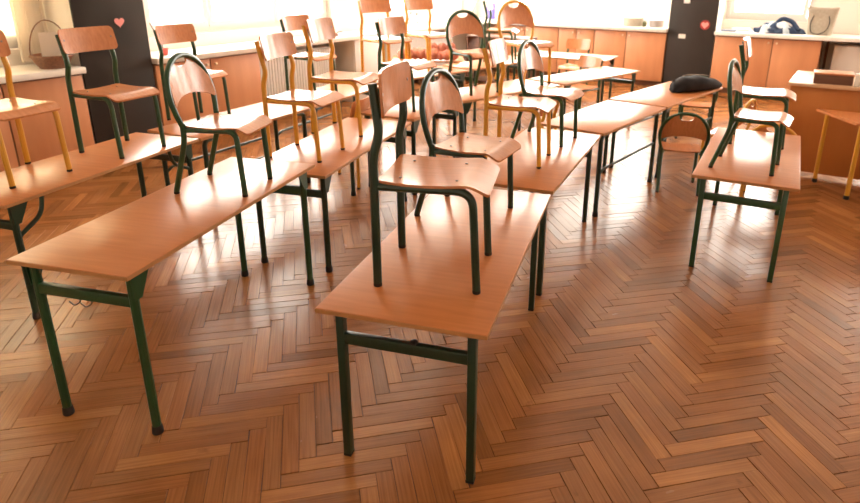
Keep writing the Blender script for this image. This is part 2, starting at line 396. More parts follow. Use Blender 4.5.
cabinet('x', .55, 1.665, (1.1,), 'peach cupboard at the far left edge of the photo beneath the left ledge')
cabinet('x', 1.67, 2.855, (2.235,), 'peach cupboard just left of the dark column, below the wicker basket')
cabinet('x', 3.52, 4.76, (4.128,), 'peach cupboard between the dark left column and the ribbed radiator')
cabinet('y', -5.36, -4.16, (-4.76,), 'peach cupboard in the far corner, leftmost of the far wall')
cabinet('y', -4.157, -3.552, (-3.848,), 'narrow two-door peach cupboard second from the corner on the far wall')
cabinet('y', -3.548, -2.436, (-3.037,), 'peach cupboard of the far wall touching the left side of the dark column')
cabinet('y', -1.755, -.41, (-.998,), 'peach cupboard of the far wall right of the dark column under folded clothes')

def radiator(axis, a, b, lab, z0=.12, z1=.74):
    r = tag(empty('radiator'), lab, 'radiator', 'radiators under the ledges')
    def B(s0, s1, d0, d1, q0, q1, bevel=.004):
        if axis == 'x': return bx(XW+d0, XW+d1, s0, s1, q0, q1, bevel=bevel)
        return bx(s0, s1, YW-d1, YW-d0, q0, q1, bevel=bevel)
    build('back_panel', B(a, b, .3, .34, z0, z1), RAD, r)
    n = int((b-a)/.042)
    first = None
    for i in range(n):
        s = a+(i+.5)*(b-a)/n
        build('rib', B(s-.0155, s+.0155, .34, .375, z0+.01, z1-.01), RAD, r)
    build('pipe', tb([(XW+.37, a-.01, 0), (XW+.37, a-.01, z0+.1)] if axis == 'x' else [(a-.01, YW-.37, 0), (a-.01, YW-.37, z0+.1)], .012), RAD, r)
radiator('x', 4.82, 6.1, 'ribbed cream radiator under the left ledge beside the peach cupboard')
radiator('x', 7.2, 8.9, 'pale radiator under the left ledge deep in the overexposed corner')
r = tag(empty('radiator'), 'flat white radiator panel under the ledge behind the orange desk', 'radiator')
build('front_panel', bx(-.27, .95, 9.98, 10.04, .15, .74, bevel=.01), RAD, r)
build('back_panel', bx(-.27, .95, 10.1, 10.14, .15, .74, bevel=.01), RAD, r)
build('bracket', bx(.0, .04, 10.04, YW-.001, .3, .34), RAD, r); build('bracket', bx(.7, .74, 10.04, YW-.001, .3, .34), RAD, r)
tag(build('heating_pipe', tb(fillet([(-.36, 10.22, .0), (-.36, 10.22, .78), (3.3, 10.22, .78)], .05), .018), BROWN), 'brown heating pipe under the ledge above the white radiator panel', 'pipe')

# ---------------------------------------------------------------- tables
def gusset(bm, x, y, z, sx, sy):    # triangular plate below the top at a leg
    prism(bm, [(0, 0), (.09*sy, 0), (.0, -.1)], -.003, .003)
def table(lab, x, y, az, L=1.3, W=.5, h=.611, style='square', mat_f=None, splay=0.0, brace=(), hooks=False, knob=False, mtop=None):
    """az: direction of the long side"""
    mf = mat_f or DKGREEN
    r = tag(empty('school_table', (x, y, 0), az), lab, 'table', 'beech school tables with metal legs')
    hl, hw = L/2, W/2
    build('tabletop', bx(-hl, hl, -hw, hw, h-.019, h, bevel=.003), mtop or LAM, r)
    bm = bmesh.new(); e = .0012
    for b_ in ((-hl-e, hl+e, -hw-e, -hw+.0005), (-hl-e, hl+e, hw-.0005, hw+e), (-hl-e, -hl+.0005, -hw, hw), (hl-.0005, hl+e, -hw, hw)): box(bm, *b_, h-.0165, h-.0025)
    build('edge_band', bm, EDGE, r, smooth=False)
    lx, ly, zt = hl-.06, hw-(.058 if style == 'flat' else .045), h-.019
    rr = .0165
    for sx in (-1, 1):
        for sy in (-1, 1):
            if style == 'bent':
                p = fillet([(sx*(lx-.1), sy*ly, zt-rr), (sx*lx, sy*ly, zt-rr), (sx*(lx+splay), sy*ly, .012)], .07)
            elif style == 'flat':
                p = [(0, 0, 0), (sx*lx, sy*ly, 0)]
            else:
                p = [(sx*lx, sy*ly, zt), (sx*(lx+splay), sy*(ly+splay*.4), .012)]
            if style == 'flat':
                lg = build('leg', bx(sx*lx-.016, sx*lx+.016, sy*ly-.014, sy*ly+.014, .006, zt, bevel=.004), mf, r)
                build('foot_cap', bx(sx*lx-.0165, sx*lx+.0165, sy*ly-.0145, sy*ly+.0145, 0, .012, bevel=.003), RUBBER, lg)
                continue
            lg = build('leg', tb(p, rr), mf, r)
            fx, fy = p[-1][0], p[-1][1]
            bm = bmesh.new(); lathe(bm, [(.019, 0), (.021, .004), (.019, .03), (.0165, .034)], (fx, fy, 0), 12); build('foot_cap', bm, RUBBER, lg)
            if style == 'square':
                bm = bmesh.new(); prism(bm, [(-.02, 0), (.075, 0), (.02, -.10), (-.015, -.10)], -.002, .002)
                Mx = Matrix.Translation((sx*lx, sy*(ly+.017), zt)) @ Matrix.Scale(-sx, 4, (1, 0, 0)) @ Matrix.Rotation(math.pi/2, 4, 'X')
                bmesh.ops.transform(bm, matrix=Mx, verts=bm.verts); build('gusset', bm, mf, lg, smooth=False)
            if (sx, sy) in brace:
                build('brace', tb(fillet([(sx*(lx-.16), sy*ly, zt-.005), (sx*(lx-.14), sy*ly, zt-.10), (sx*lx, sy*ly, zt-.17)], .08), .011), mf, lg)
    zs = h-.13
    for sx in (-1, 1):
        if style != 'bent':
            s = build('stretcher', bx(sx*lx-.0125, sx*lx+.0125, -ly, ly, zs-.02, zs+.02, bevel=.004), mf, r)
            if hooks and sx < 0:
                for dy in (-.02, .03):
                    build('hook', tb(fillet([(sx*lx, dy, zs-.015), (sx*lx, dy, zs-.035), (sx*lx, dy+.03, zs-.055), (sx*lx, dy+.05, zs-.04)], .015), .003, n=6), STEEL, s)
            if knob and sx < 0:
                bm = bmesh.new(); lathe(bm, [(.008, 0), (.014, .003), (.012, .012), (.005, .016)], (sx*lx, -.03, zs+.017), 10); build('bolt_head', bm, RUBBER, s)
        else:
            build('cross_rail', tb([(sx*(lx-.06), -ly, zt-rr), (sx*(lx-.06), ly, zt-rr)], .012), mf, r)
    if style == 'bent':
        for sy in (-1, 1): build('long_rail', tb(fillet([(-lx, sy*ly, .30), (-lx+.06, sy*ly, .335), (lx, sy*ly, .335)], .05), .010), mf, r)
    elif style == 'plainrail':
        build('under_rail', bx(-lx, lx, -.012, .012, zs-.015, zs+.015), mf, r)
    return r
R_ = math.radians
table('front-centre beech table nearest the camera with two green chairs standing on it', -1.229, 1.984, R_(105.8), 1.32, .565, .611, 'flat', knob=True)
table('beech table directly behind the front-centre table, ochre chair on it', -1.495, 3.327, R_(99.2), 1.27, .505, .613, 'flat')
table('glaring beech table in the centre row, just before the one with the black bag', -1.52, 4.581, R_(84), 1.12, .50, .62, 'bent')
table('beech table at the far end of the centre row with the black bag on it', -1.369, 5.806, R_(81), 1.25, .52, .62, 'bent')
table('taller beech table at front left with the round-backed green chair, coat hooks underneath', -2.332, 1.57, R_(107.4), 1.345, .496, .679, mat_f=GREEN, hooks=True, splay=.0)
table('beech table with the two ochre square-backed chairs, behind the tall front-left one', -2.72, 2.93, R_(106), 1.36, .51, .598)
table('short beech table of the second row, carrying a green square-backed chair at its seam', -2.939, 4.055, R_(94), .78, .5, .611)
table('beech table of the second row carrying the upright round-backed green chair', -2.785, 5.15, R_(74), 1.27, .5, .611)
table('beech table at the far end of the second row with an ochre round-backed chair', -2.405, 6.48, R_(75.5), 1.36, .48, .611)
table('beech table at the left edge of the photo with one ochre and one green chair', -3.545, 1.75, R_(104), 1.3, .5, .62, brace=((-1, -1), (1, -1), (-1, 1), (1, 1)))
table('beech table of the left row beside the dark column, one green chair on it', -3.767, 2.995, R_(95.5), 1.12, .5, .615, 'bent')
table('beech table of the left row beside the ribbed radiator', -3.93, 4.13, R_(99), 1.1, .5, .611, 'bent')
table('pale beech table deep behind the second row near the left wall, with an ochre chair', -3.99, 5.46, R_(77), 1.3, .5, .611)
table('pale beech table at the far end of the left row beside the pink plush', -3.73, 6.82, R_(80), 1.27, .5, .611)
table('beech table standing alone on the right with two green chairs on it', -.441, 4.199, R_(94.6), 1.298, .534, .575, 'flat', mat_f=GREEN)
table('pale beech table crosswise before the far cupboards with nothing on it', -3.28, 7.93, R_(2), 1.3, .6, .611)
table('small pale table turned askew near the left wall, bundle of pink plush on it', -4.62, 6.72, R_(35), .9, .6, .60)

# ---------------------------------------------------------------- chairs
def screw(bm, c_, ax, r=.005):
    M_ = Vector((0, 0, 1)).rotation_difference(Vector(ax)).to_matrix().to_4x4(); b2 = bmesh.new()
    lathe(b2, [(r, -.002), (r, .0006), (r*.6, .0016)], n=8); bmesh.ops.transform(b2, matrix=Matrix.Translation(c_) @ M_, verts=b2.verts)
    t = bpy.data.meshes.new('t'); b2.to_mesh(t); b2.free(); bm.from_mesh(t); bpy.data.meshes.remove(t)
def seat_bm(hs, x0, x1, hw, drop):
    L = x1-x0; rc = .022
    us = [0, .01, .03, .06, .1, .2, .35, .5, .65, .75, .82, .87, .91, .94, .965, .985, 1]
    nv = 14; top, bot = [], []
    for u in us:
        x = x0+u*L
        z = hs-.010*math.sin(math.pi*min(1, u/.8))*.8
        if u > .8: q = (u-.8)/.2; z = hs-drop*1.25*q**1.45
        dx = min(x-x0, x1-x); ww = hw
        if dx < rc: ww = hw-rc+math.sqrt(max(0, rc*rc-(rc-dx)**2))
        ww *= 1+.03*math.sin(math.pi*u)
        rt, rb = [], []
        for j in range(nv+1):
            v = -1+2*j/nv; y = v*ww; zz = z+.006*(v*v-1)*(1 if u < .8 else (1-u)/.2)
            tk = .009
            rt.append((x, y, zz)); rb.append((x-(.003 if u > .85 else 0), y, zz-tk))
        top.append(rt); bot.append(rb)
    bm = bmesh.new(); sheet(bm, top, bot); return bm
def square_chair(frame, upright=False):
    """school chair with a curved rectangular backrest; faces +X, feet on z = 0"""
    r = empty('school_chair'); rt = .0138
    st = build('seat', seat_bm(.38, -.165, .205, .162, .026), PLY, r)
    for x in (-.1, .09):
        for y in (-.10, .10):
            bm = bmesh.new(); screw(bm, (x, y, .3745), (0, 0, 1)); build('screw', bm, STEEL, st)
    for s in (-1, 1):
        y = s*.155
        # side rail with the front leg bending down from it, then the S-bent rear upright
        lg = build('leg', tb(fillet([(.03, y, .356), (.150, y, .356), (.168, y, .012)], .06, 7), rt), frame, r)
        bm = bmesh.new(); lathe(bm, [(.0135, 0), (.0145, .004), (.0135, .012)], (.168, y, 0), 10); build('foot_cap', bm, RUBBER, lg)
        build('seat_rail', tb([(-.170, y, .356), (.035, y, .356)], rt), frame, r)
        lg = build('leg', tb([(-.172, s*.16, .37), (-.172, s*.163, .012)], rt*1.08), frame, r)
        bm = bmesh.new(); lathe(bm, [(.0145, 0), (.0155, .004), (.0145, .012)], (-.172, s*.163, 0), 10); build('foot_cap', bm, RUBBER, lg)
        build('back_post', tb(fillet([(-.172, s*.16, .36), (-.172, s*.16, .46), (-.150, s*.157, .53), (-.168 if upright else -.195, s*.155, .69 if upright else .705)], .06, 6), rt*1.08), frame, r)
    build('cross_rail', tb([(-.05, -.155, .350), (-.05, .155, .350)], .009), frame, r)
    build('cross_rail', tb([(.11, -.155, .350), (.11, .155, .350)], .009), frame, r)
    # backrest
    hb, z0, z1, rc = (.180, .582, .720, .026) if upright else (.178, .597, .737, .026)
    sl = .04 if upright else .22
    def bk(v, q, off):
        y = v*hb; hh = (z1-z0)/2; zc = (z0+z1)/2; dy = hb-abs(y); h2 = hh
        if dy < rc: h2 = hh-rc+math.sqrt(max(0, rc*rc-(rc-dy)**2))
        z = zc+q*h2; x = -.136-sl*(z-z0)-.030*(1-v*v)+.006
        return (x+off, y, z)
    vs = [-1, -.985, -.96, -.92, -.87, -.75, -.6, -.4, -.2, 0, .2, .4, .6, .75, .87, .92, .96, .985, 1]
    qs = [-1, -.5, 0, .5, 1]
    bm = bmesh.new(); sheet(bm, [[bk(v, q, .0045) for q in qs] for v in vs], [[bk(v, q, -.0045) for q in qs] for v in vs])
    b = build('backrest', bm, PLY, r)
    for s in (-1, 1):
        p = bk(s*.87, .1, .0047); bm = bmesh.new(); screw(bm, p, (1, 0, .2), .006); build('screw', bm, STEEL, b)
    return r
def round_chair(frame):
    """school chair with a tube arch and a half-round plywood back with a grip notch"""
    r = empty('school_chair'); rt = .0138
    st = build('seat', seat_bm(.35, -.165, .160, .150, .026), PLY, r)
    for x in (-.1, .07):
        for y in (-.09, .09):
            bm = bmesh.new(); screw(bm, (x, y, .3445), (0, 0, 1)); build('screw', bm, STEEL, st)
    hw, zs, zt = .188, .46, .665
    def ax(z): return -.163-.19*(z-.34)          # lean of the back
    for s in (-1, 1):
        y = s*.142
        lg = build('leg', tb(fillet([(0, y, .327), (.098, y, .327), (.112, y, .012)], .055, 7), rt), frame, r)
        bm = bmesh.new(); lathe(bm, [(.0135, 0), (.0145, .004), (.0135, .012)], (.112, y, 0), 10); build('foot_cap', bm, RUBBER, lg)
        build('seat_rail', tb([(-.165, s*.15, .327), (.002, y, .327)], rt), frame, r)
        lg = build('leg', tb(fillet([(-.163, s*.158, .36), (-.165, s*.157, .27), (-.245, s*.158, .012)], .12, 5), rt), frame, r)
        bm = bmesh.new(); lathe(bm, [(.0135, 0), (.0145, .004), (.0135, .012)], (-.245, s*.158, 0), 10); build('foot_cap', bm, RUBBER, lg)
    path = [(ax(.35), -.160, .35), (ax(.40), -.176, .40)]
    for i in range(19):
        t = math.pi*i/18; y = -hw*math.cos(t); z = zs+(zt-zs)*max(0, math.sin(t))**.85
        path.append((ax(z), y, z))
    path += [(ax(.40), .176, .40), (ax(.35), .160, .35)]
    build('back_arch', tb(path, rt), frame, r)
    build('cross_rail', tb([(-.08, -.148, .322), (-.08, .148, .322)], .009), frame, r)
    build('cross_rail', tb([(.06, -.142, .322), (.06, .142, .322)], .009), frame, r)
    hi = hw-.006
    T, B = [], []
    ys = [-1, -.99, -.96, -.9, -.8, -.65, -.5, -.35, -.31, -.3, -.27, -.2, -.1, 0, .1, .2, .27, .3, .31, .35, .5, .65, .8, .9, .96, .99, 1]
    for v in ys:
        y = v*hi; top = zs+(zt-.004-zs)*math.sqrt(max(0, 1-v*v))**.85
        if abs(v) <= .3: top -= .014+.036*math.sqrt(max(0, 1-(v/.305)**2))
        low = .428+.05*(1-v*v)**.7
        if abs(v) > .96: low += .012*((abs(v)-.96)/.04)
        if abs(v) == 1: top = zs+.004
        rt_, rb_ = [], []
        for k in range(5):
            z = low+(top-low)*k/4; x = ax(z)-.032*(1-v*v)+.012
            rt_.append((x+.004, y, z)); rb_.append((x-.004, y, z))
        T.append(rt_); B.append(rb_)
    bm = bmesh.new(); sheet(bm, T, B); b = build('backrest', bm, PLY, r)
    return r
proto = {}
GR = 'school chairs standing on and around the tables'
def chair(kind, frame, x, y, z, az, s, lab):
    k = (kind, frame.name)
    if kind == 'upright': proto[k] = square_chair(frame, True)
    if kind == 'upright': o = proto[k]
    elif k not in proto:
        o = (square_chair if kind == 'square' else round_chair)(frame); proto[k] = o
    else: o = copy_tree(proto[k])
    o.location = (x, y, z); o.rotation_euler = (0, 0, R_(az)); o.scale = (s, s, s)
    tag(o, lab, 'chair', GR); return o
E = .0005
chair('upright', DKGREEN, -1.150, 1.716, .611+E, 22, 1.0, 'large square-backed green chair on the front-centre table, nearest the camera')
chair('round', DKGREEN, -1.306, 2.281, .611+E, 6, .93, 'round-backed green chair just behind the nearest square-backed one on the front-centre table')
chair('square', YELLOW, -1.546, 3.154, .613+E, 13, .90, 'ochre square-backed chair on the second table of the centre row')
chair('round', GREEN, -1.553, 3.665, .613+E, 3, .92, 'round-backed green chair behind the ochre chair on the centre row')
chair('round', GREEN, -2.335, 1.822, .679+E, 23, .90, 'round-backed green chair alone on the tall front-left table')
chair('square', YELLOW, -2.679, 2.617, .598+E, 15, .94, 'ochre square-backed chair, nearer of the pair on the table behind the tall front-left one')
chair('square', YELLOW, -2.886, 3.206, .598+E, 17, 1.0, 'ochre square-backed chair, farther of the pair, next to a table seam')
chair('square', GREEN, -2.975, 4.040, .611+E, 1, .93, 'square-backed green chair behind the nearest backrest, in the second row')
chair('round', GREEN, -2.843, 4.91, .611+E, -24, 1.04, 'upright round-backed green chair in the middle of the second row')
chair('round', YELLOW, -2.68, 5.62, .611+E, -24, 1.14, 'ochre round-backed chair at the far end of the second row')
chair('square', YELLOW, -3.56, 1.44, .62+E, 10, .98, 'ochre square-backed chair cut by the left edge of the photo')
chair('square', GREEN, -3.598, 2.03, .62+E, 8, .95, 'square-backed green chair on the left table in front of the dark column')
chair('square', GREEN, -3.96, 2.83, .615+E, 4, .89, 'square-backed green chair beside the pink pot, right of the dark column')
chair('square', GREEN, -4.02, 4.042, .611+E, 3, .90, 'square-backed green chair near the radiator, behind the farther ochre chair')
chair('square', YELLOW, -4.03, 5.12, .611+E, -14, 1.06, 'ochre square-backed chair cut by the top edge, left one of two')
chair('square', YELLOW, -3.96, 5.78, .611+E, -14, 1.06, 'ochre square-backed chair cut by the top edge, right one of two')
chair('square', GREEN, -3.70, 6.95, .611+E, 20, 1.0, 'square-backed green chair farthest back, beside the ochre round-backed one')
chair('round', GREEN, -.378, 3.868, .575+E, 0, .89, 'round-backed green chair seen edge-on on the right-hand table')
chair('square', GREEN, -.46, 4.52, .575+E, 5, .90, 'square-backed green chair behind the edge-on round one on the right-hand table')
chair('round', GREEN, -1.06, 5.10, 0, 106, .95, 'round-backed green chair on the floor left of the right-hand table')
chair('round', YELLOW, -.42, 5.12, 0, 96, .93, 'ochre round-backed chair on the floor behind the right-hand table')
chair('round', YELLOW, -.88, 5.80, 0, 170, .95, 'ochre chair on the floor behind the green round-backed floor chair, only legs showing')
chair('round', GREEN, -1.34, 6.95, 0, 100, .98, 'green round-backed chair on the floor, its arch rising behind the black bag')
chair('square', GREEN, -3.42, 8.66, 0, -88, 1.0, 'square-backed chair on the floor between the crosswise table and the far cupboards')
chair('square', GREEN, -2.72, 7.15, 0, 250, .95, 'green chair on the floor under the far end of the second row')
chair('square', YELLOW, -3.36, 3.72, 0, 195, .95, 'ochre chair on the floor between the left row and the second row')
chair('square', YELLOW, -2.16, 4.62, 0, 185, .95, 'ochre chair on the floor between the second row and the centre row')

# ---------------------------------------------------------------- desk and small table on the right
d_ = tag(empty('teacher_desk', (0, 0, 0)), 'orange teacher desk at the right edge with a brown box on it', 'desk')
build('front_panel', bx(-.42, 1.05, 5.97, 5.99, .03, .755, bevel=.002), DESKM, d_)
build('side_panel', bx(-.42, -.40, 5.99, 6.72, 0, .755, bevel=.002), DESKM, d_)
build('side_panel', bx(1.03, 1.05, 5.99, 6.72, 0, .755, bevel=.002), DESKM, d_)
build('desktop', bx(-.44, 1.07, 5.94, 6.76, .755, .78, bevel=.003), DESKT, d_)
t = tag(empty('small_table', (0, 0, 0)), 'small orange table with ochre legs in front of the orange desk', 'table')
bm = bmesh.new(); prism(bm, [(-.195, 5.86), (.093, 5.42), (1.25, 5.42), (.97, 5.86)], .58, .60)
build('tabletop', bm, LAM, t, smooth=False)
for x, y in ((-.11, 5.82), (.13, 5.46), (1.15, 5.47), (.95, 5.82)):
    lg = build('leg', tb([(x, y, .58), (x, y, .01)], .018), YELLOW, t)
    bm = bmesh.new(); lathe(bm, [(.019, 0), (.021, .004), (.019, .03)], (x, y, 0), 12); build('foot_cap', bm, RUBBER, lg)
b = tag(empty('wooden_box', (-.13, 6.12, .7805), R_(4)), 'flat brown box with pale lid on the orange desk', 'box')
build('body', bx(-.14, .14, -.11, .11, 0, .075, bevel=.003), BROWN, b); build('lid', bx(-.145, .145, -.115, .115, .075, .088, bevel=.003), LAM, b)
b = tag(empty('card_box', (.055, 6.03, .7805), 0), 'small white box standing beside the brown box on the desk', 'box')
build('body', bx(-.03, .03, -.03, .03, 0, .09, bevel=.003), WHITE, b); build('lid', bx(-.032, .032, -.032, .032, .09, .1, bevel=.002), WHITE, b)
b = tag(empty('wooden_figure', (.10, 6.4, .7805), 0), 'small orange turned figure at the right edge of the desk', 'figure')
bm = bmesh.new(); lathe(bm, [(.03, 0), (.032, .01), (.014, .04), (.02, .09), (.012, .11)], n=14); build('body', bm, DESKM, b)
bm = bmesh.new(); lathe(bm, [(.004, .105), (.018, .115), (.02, .13), (.012, .145), (.003, .15)], n=14); build('head', bm, DESKM, b)

# ---------------------------------------------------------------- black bag on the centre row
bagr = tag(empty('shoulder_bag', (-1.19, 6.08, .6205), R_(60)), 'soft black bag lying on the far end of the centre row', 'bag')
bm = bmesh.new(); top = []
nu, nv = 26, 16; rings = []
for i in range(nu+1):
    t = i/nu; x = -.30+.60*t
    k = math.sin(math.pi*min(max(t, .0), 1))**.38 if 0 < t < 1 else .02
    wd, ht = .13*k*(1-.25*t)+.004, .075*k*(1-.35*t)+.003
    ring = []
    for j in range(nv):
        a = 2*math.pi*j/nv; cy, cz = math.cos(a), math.sin(a)
        ring.append(bm.verts.new((x+.01*math.sin(3*a), wd*math.copysign(abs(cy)**.7, cy), ht*(1+math.copysign(abs(cz)**.7, cz))+.006*math.sin(7*t*3+2*a)*max(0, cz))))
    rings.append(ring)
for a_, b_ in zip(rings, rings[1:]):
    for j in range(nv): bm.faces.new((a_[j], a_[(j+1) % nv], b_[(j+1) % nv], b_[j]))
bm.faces.new(rings[0][::-1]); bm.faces.new(rings[-1])
build('body', bm, BAGM, bagr, angle=60)
build('zip', tb([(-.22, -.02, .148), (-.1, -.015, .152), (.05, -.01, .138), (.15, -.01, .122)], .004, n=6), STEEL, bagr)
build('strap', tb(fillet([(-.24, .05, .1), (-.2, .14, .02), (0, .17, .012), (.18, .12, .012), (.2, .04, .09)], .08), .009, n=8), BAGM, bagr)

# ---------------------------------------------------------------- things on the ledges
LZ = .8685
b = tag(empty('wicker_basket', (-5.60, 2.69, LZ), R_(80)), 'wicker basket with a hoop handle and a paper inside on the left ledge', 'basket')
bm = bmesh.new(); lathe(bm, [(.10, 0), (.125, .04), (.15, .09), (.155, .10), (.145, .10), (.12, .045), (.095, .012)], n=28); build('body', bm, WICKER, b)
build('rim', tb([(.153*math.cos(a*math.pi/14), .153*math.sin(a*math.pi/14), .10) for a in range(29)], .009, n=8), WICKER, b)
build('handle', tb([(.15*math.cos(a*math.pi/16), 0, .10+.28*math.sin(a*math.pi/16)) for a in range(17)], .005, n=8), WICKER, b)
bm = bmesh.new(); box(bm, -.085, .085, -.002, .002, .02, .29); bmesh.ops.rotate(bm, cent=(0, 0, 0), matrix=Matrix.Rotation(.2, 3, 'X'), verts=bm.verts)
tag(build('paper_sheet', bm, PAPER), 'printed cream paper sheet propped upright in the wicker basket', 'paper'); o = bpy.data.objects['paper_sheet']; o.location = (-5.59, 2.70, LZ+.005); o.rotation_euler = (0, 0, R_(72))
b = tag(empty('pot', (-5.60, 3.705, LZ)), 'small pink pot with a dry twig on the left ledge right of the dark column', 'pot')
bm = bmesh.new(); lathe(bm, [(.028, 0), (.04, .06), (.042, .065), (.036, .065), (.03, .02)], n=18); build('body', bm, PINK, b)
bm = bmesh.new(); tube(bm, [(0, 0, .02), (-.01, -.03, .16), (-.03, -.09, .30)], .006, n=6); tube(bm, [(0, 0, .02), (.01, -.02, .12), (.02, -.05, .2)], .004, n=6); build('twig', bm, DRY, b)
b = tag(empty('toy_figure', (-5.6, 6.1, LZ)), 'tiny dark object lying on the left ledge left of the ochre chair post', 'ornament')
bm = bmesh.new(); lathe(bm, [(.03, 0), (.035, .012), (.02, .03), (.008, .035)], n=12); build('base', bm, BROWN, b)
bm = bmesh.new(); tube(bm, [(0, 0, .03), (.02, .04, .05), (.02, .09, .045)], .008, n=6); build('tip', bm, RED, b)
b = tag(empty('dry_branch', (-5.6, 7.6, LZ)), 'thin dark dry branch lying on the left ledge in the corner glare', 'branch')
bm = bmesh.new(); tube(bm, [(0, -.35, .01), (.03, -.1, .05), (0, .1, .08), (.02, .4, .03)], .007, n=6)
for q in ((-.2, .03, .14), (0, .06, .19), (.15, .07, .17), (.25, .06, .12)): tube(bm, [(.01, q[0], q[1]), (.04, q[0]+.05, q[2])], .004, n=5)
build('stem', bm, DRY, b)
bm = bmesh.new()
for q in ((.04, -.15, .14), (.04, .05, .19), (.04, .2, .17)): lathe(bm, [(.004, 0), (.022, .01), (.024, .03), (.006, .045)], q, 8)
build('buds', bm, GREY, b)
b = tag(empty('purple_folder', (-5.55, 10.02, LZ), R_(-20)), 'purple folder standing in the far corner of the ledge', 'folder')
build('cover', bx(-.1, .1, -.015, .015, 0, .27, bevel=.003), PURPLE, b); build('pages', bx(-.094, .094, -.010, .010, .004, .273), WHITE, b)
tag(build('pointer_stick', tb([(-5.83, 9.75, LZ), (-5.72, 9.98, LZ+.42)], .006, n=6), GREY), 'thin grey stick leaning in the far corner by the purple folder', 'stick')
for (x, y, rr, hh, m_, lab) in ((-3.02, 10.0, .15, .125, CANVAS, 'wide round pale tin on the far ledge, left of its neighbour by the dark column'), (-2.66, 10.0, .10, .10, GREYTIN, 'smaller round pale tin on the far ledge beside the dark column')):
    b = tag(empty('round_tin', (x, y, LZ)), lab, 'tin', 'tins at the end of the far ledge')
    bm = bmesh.new(); lathe(bm, [(rr, 0), (rr, hh*.75)], n=24); build('body', bm, m_, b)
    bm = bmesh.new(); lathe(bm, [(rr*1.03, hh*.75), (rr*1.03, hh), (rr*.95, hh*1.03)], n=24); build('lid', bm, m_, b)
b = tag(empty('green_jar', (-2.82, 9.93, LZ)), 'small dark green jar between the two round tins on the far ledge', 'jar')
bm = bmesh.new(); lathe(bm, [(.03, 0), (.032, .07), (.024, .08)], n=14); build('body', bm, mat('olive_glass', (.12, .13, .06), .3), b)
bm = bmesh.new(); lathe(bm, [(.026, .08), (.026, .095)], n=14); build('lid', bm, GREY, b)
b = tag(empty('book', (-3.42, 9.95, LZ), R_(5)), 'thin grey book lying on the far ledge left of the round tins', 'book')
build('cover', bx(-.13, .13, -.09, .09, 0, .022, bevel=.002), GREY, b); build('pages', bx(-.126, .132, -.086, .086, .004, .018), WHITE, b)
b = tag(empty('book', (-1.6, 9.86, LZ), R_(8)), 'flat dark-spined book lying near the right end of the dark column', 'book')
build('cover', bx(-.1, .1, -.08, .08, 0, .02, bevel=.002), mat('slate_cover', (.12, .15, .22), .5), b); build('pages', bx(-.096, .102, -.076, .076, .004, .016), WHITE, b)
b = tag(empty('paper_stack', (-1.47, 10.08, LZ), R_(-3)), 'low stack of white paper on the far ledge left of the folded clothes', 'paper')
for i in range(4): 
    p = build('sheet', bx(-.12, .12, -.09, .09, i*.009, i*.009+.008, bevel=.001), WHITE, b); p.rotation_euler = (0, 0, (i-1.5)*.06)
# folded clothes: crumpled navy and pale cloth
def crumple(name, m_, cx, cy, w_, d_2, h_, seed, z=LZ, az=0):
    rg = random.Random(seed); ph = [rg.uniform(0, 6.28) for _ in range(8)]
    n = 26; T, B = [], []
    for i in range(n+1):
        rt_, rb_ = [], []
        for j in range(n+1):
            u, v = -1+2*i/n, -1+2*j/n; rr = max(abs(u), abs(v)); k = (1-rr**3.5)**.6 if rr < 1 else 0
            ang = math.atan2(v, u); sh = 1+.12*math.sin(3*ang+ph[0])+.08*math.sin(5*ang+ph[1]); s = (1-.22*min(abs(u), abs(v)))*sh
            hz = h_*k*(.62+.26*math.sin(4*u+3*v+ph[2])+.18*math.sin(7*v-3*u+ph[3])+.1*math.sin(12*u+ph[4]))
            x, y = u*w_*s, v*d_2*s; rt_.append((cx+x, cy+y, z+max(.004, hz)+.002)); rb_.append((cx+x, cy+y, z+.0005))
        T.append(rt_); B.append(rb_)
    bm = bmesh.new(); sheet(bm, T, B); return bm
c1 = tag(build('folded_jacket', crumple('a', NAVY, -.98, 9.98, .32, .2, .14, 3), NAVY, angle=80), 'crumpled navy and pale blue jacket on the far ledge left of the tote bag', 'clothing')
build('lining', crumple('b', PALECLOTH, -1.0, 9.92, .22, .13, .15, 8), PALECLOTH, c1, angle=80)
build('collar', tb(fillet([(-1.02, 9.98, LZ+.12), (-.95, 9.96, LZ+.2), (-.82, 9.97, LZ+.16), (-.72, 9.9, LZ+.05)], .05), .03, n=10), NAVY, c1)
build('sleeve', tb(fillet([(-1.27, 9.9, LZ+.035), (-1.15, 9.83, LZ+.04), (-1.0, 9.81, LZ+.035)], .05), .032, n=10), NAVY, c1)
# tote bag
b = tag(empty('tote_bag', (-.475, 9.96, LZ), R_(-3)), 'cream canvas tote bag with dark cord handles on the far ledge', 'bag')
T, B = [], []
bm = bmesh.new(); rings = []
for q in range(13):
    t = q/12; hw_, hd = .135+.055*t, .07+.01*math.sin(3*t)-.025*t; ring = []
    for k in range(28):
        a = 2*math.pi*k/28; cx, cy = math.cos(a), math.sin(a)
        ring.append(bm.verts.new((hw_*math.copysign(abs(cx)**.6, cx)+.006*math.sin(5*a+4*t), hd*math.copysign(abs(cy)**.6, cy)+.004*math.sin(9*a+6*t),   .35*t-.02*t*cx*cx*math.sin(a*2))))
    rings.append(ring)
for a_, b_ in zip(rings, rings[1:]):
    for k in range(28): bm.faces.new((a_[k], a_[(k+1) % 28], b_[(k+1) % 28], b_[k]))
bm.faces.new(rings[0][::-1])
o = build('body', bm, CANVAS, b, angle=70); sm = o.modifiers.new('s', 'SOLIDIFY'); sm.thickness = .004
build('handle', tb(fillet([(-.09, -.062, .25), (-.12, -.075, .16), (-.10, -.085, .0+.03), (.0, -.10, .006), (.09, -.088, .07), (.11, -.078, .17), (.085, -.062, .25)], .06, 6), .006, n=8), RUBBER, b)
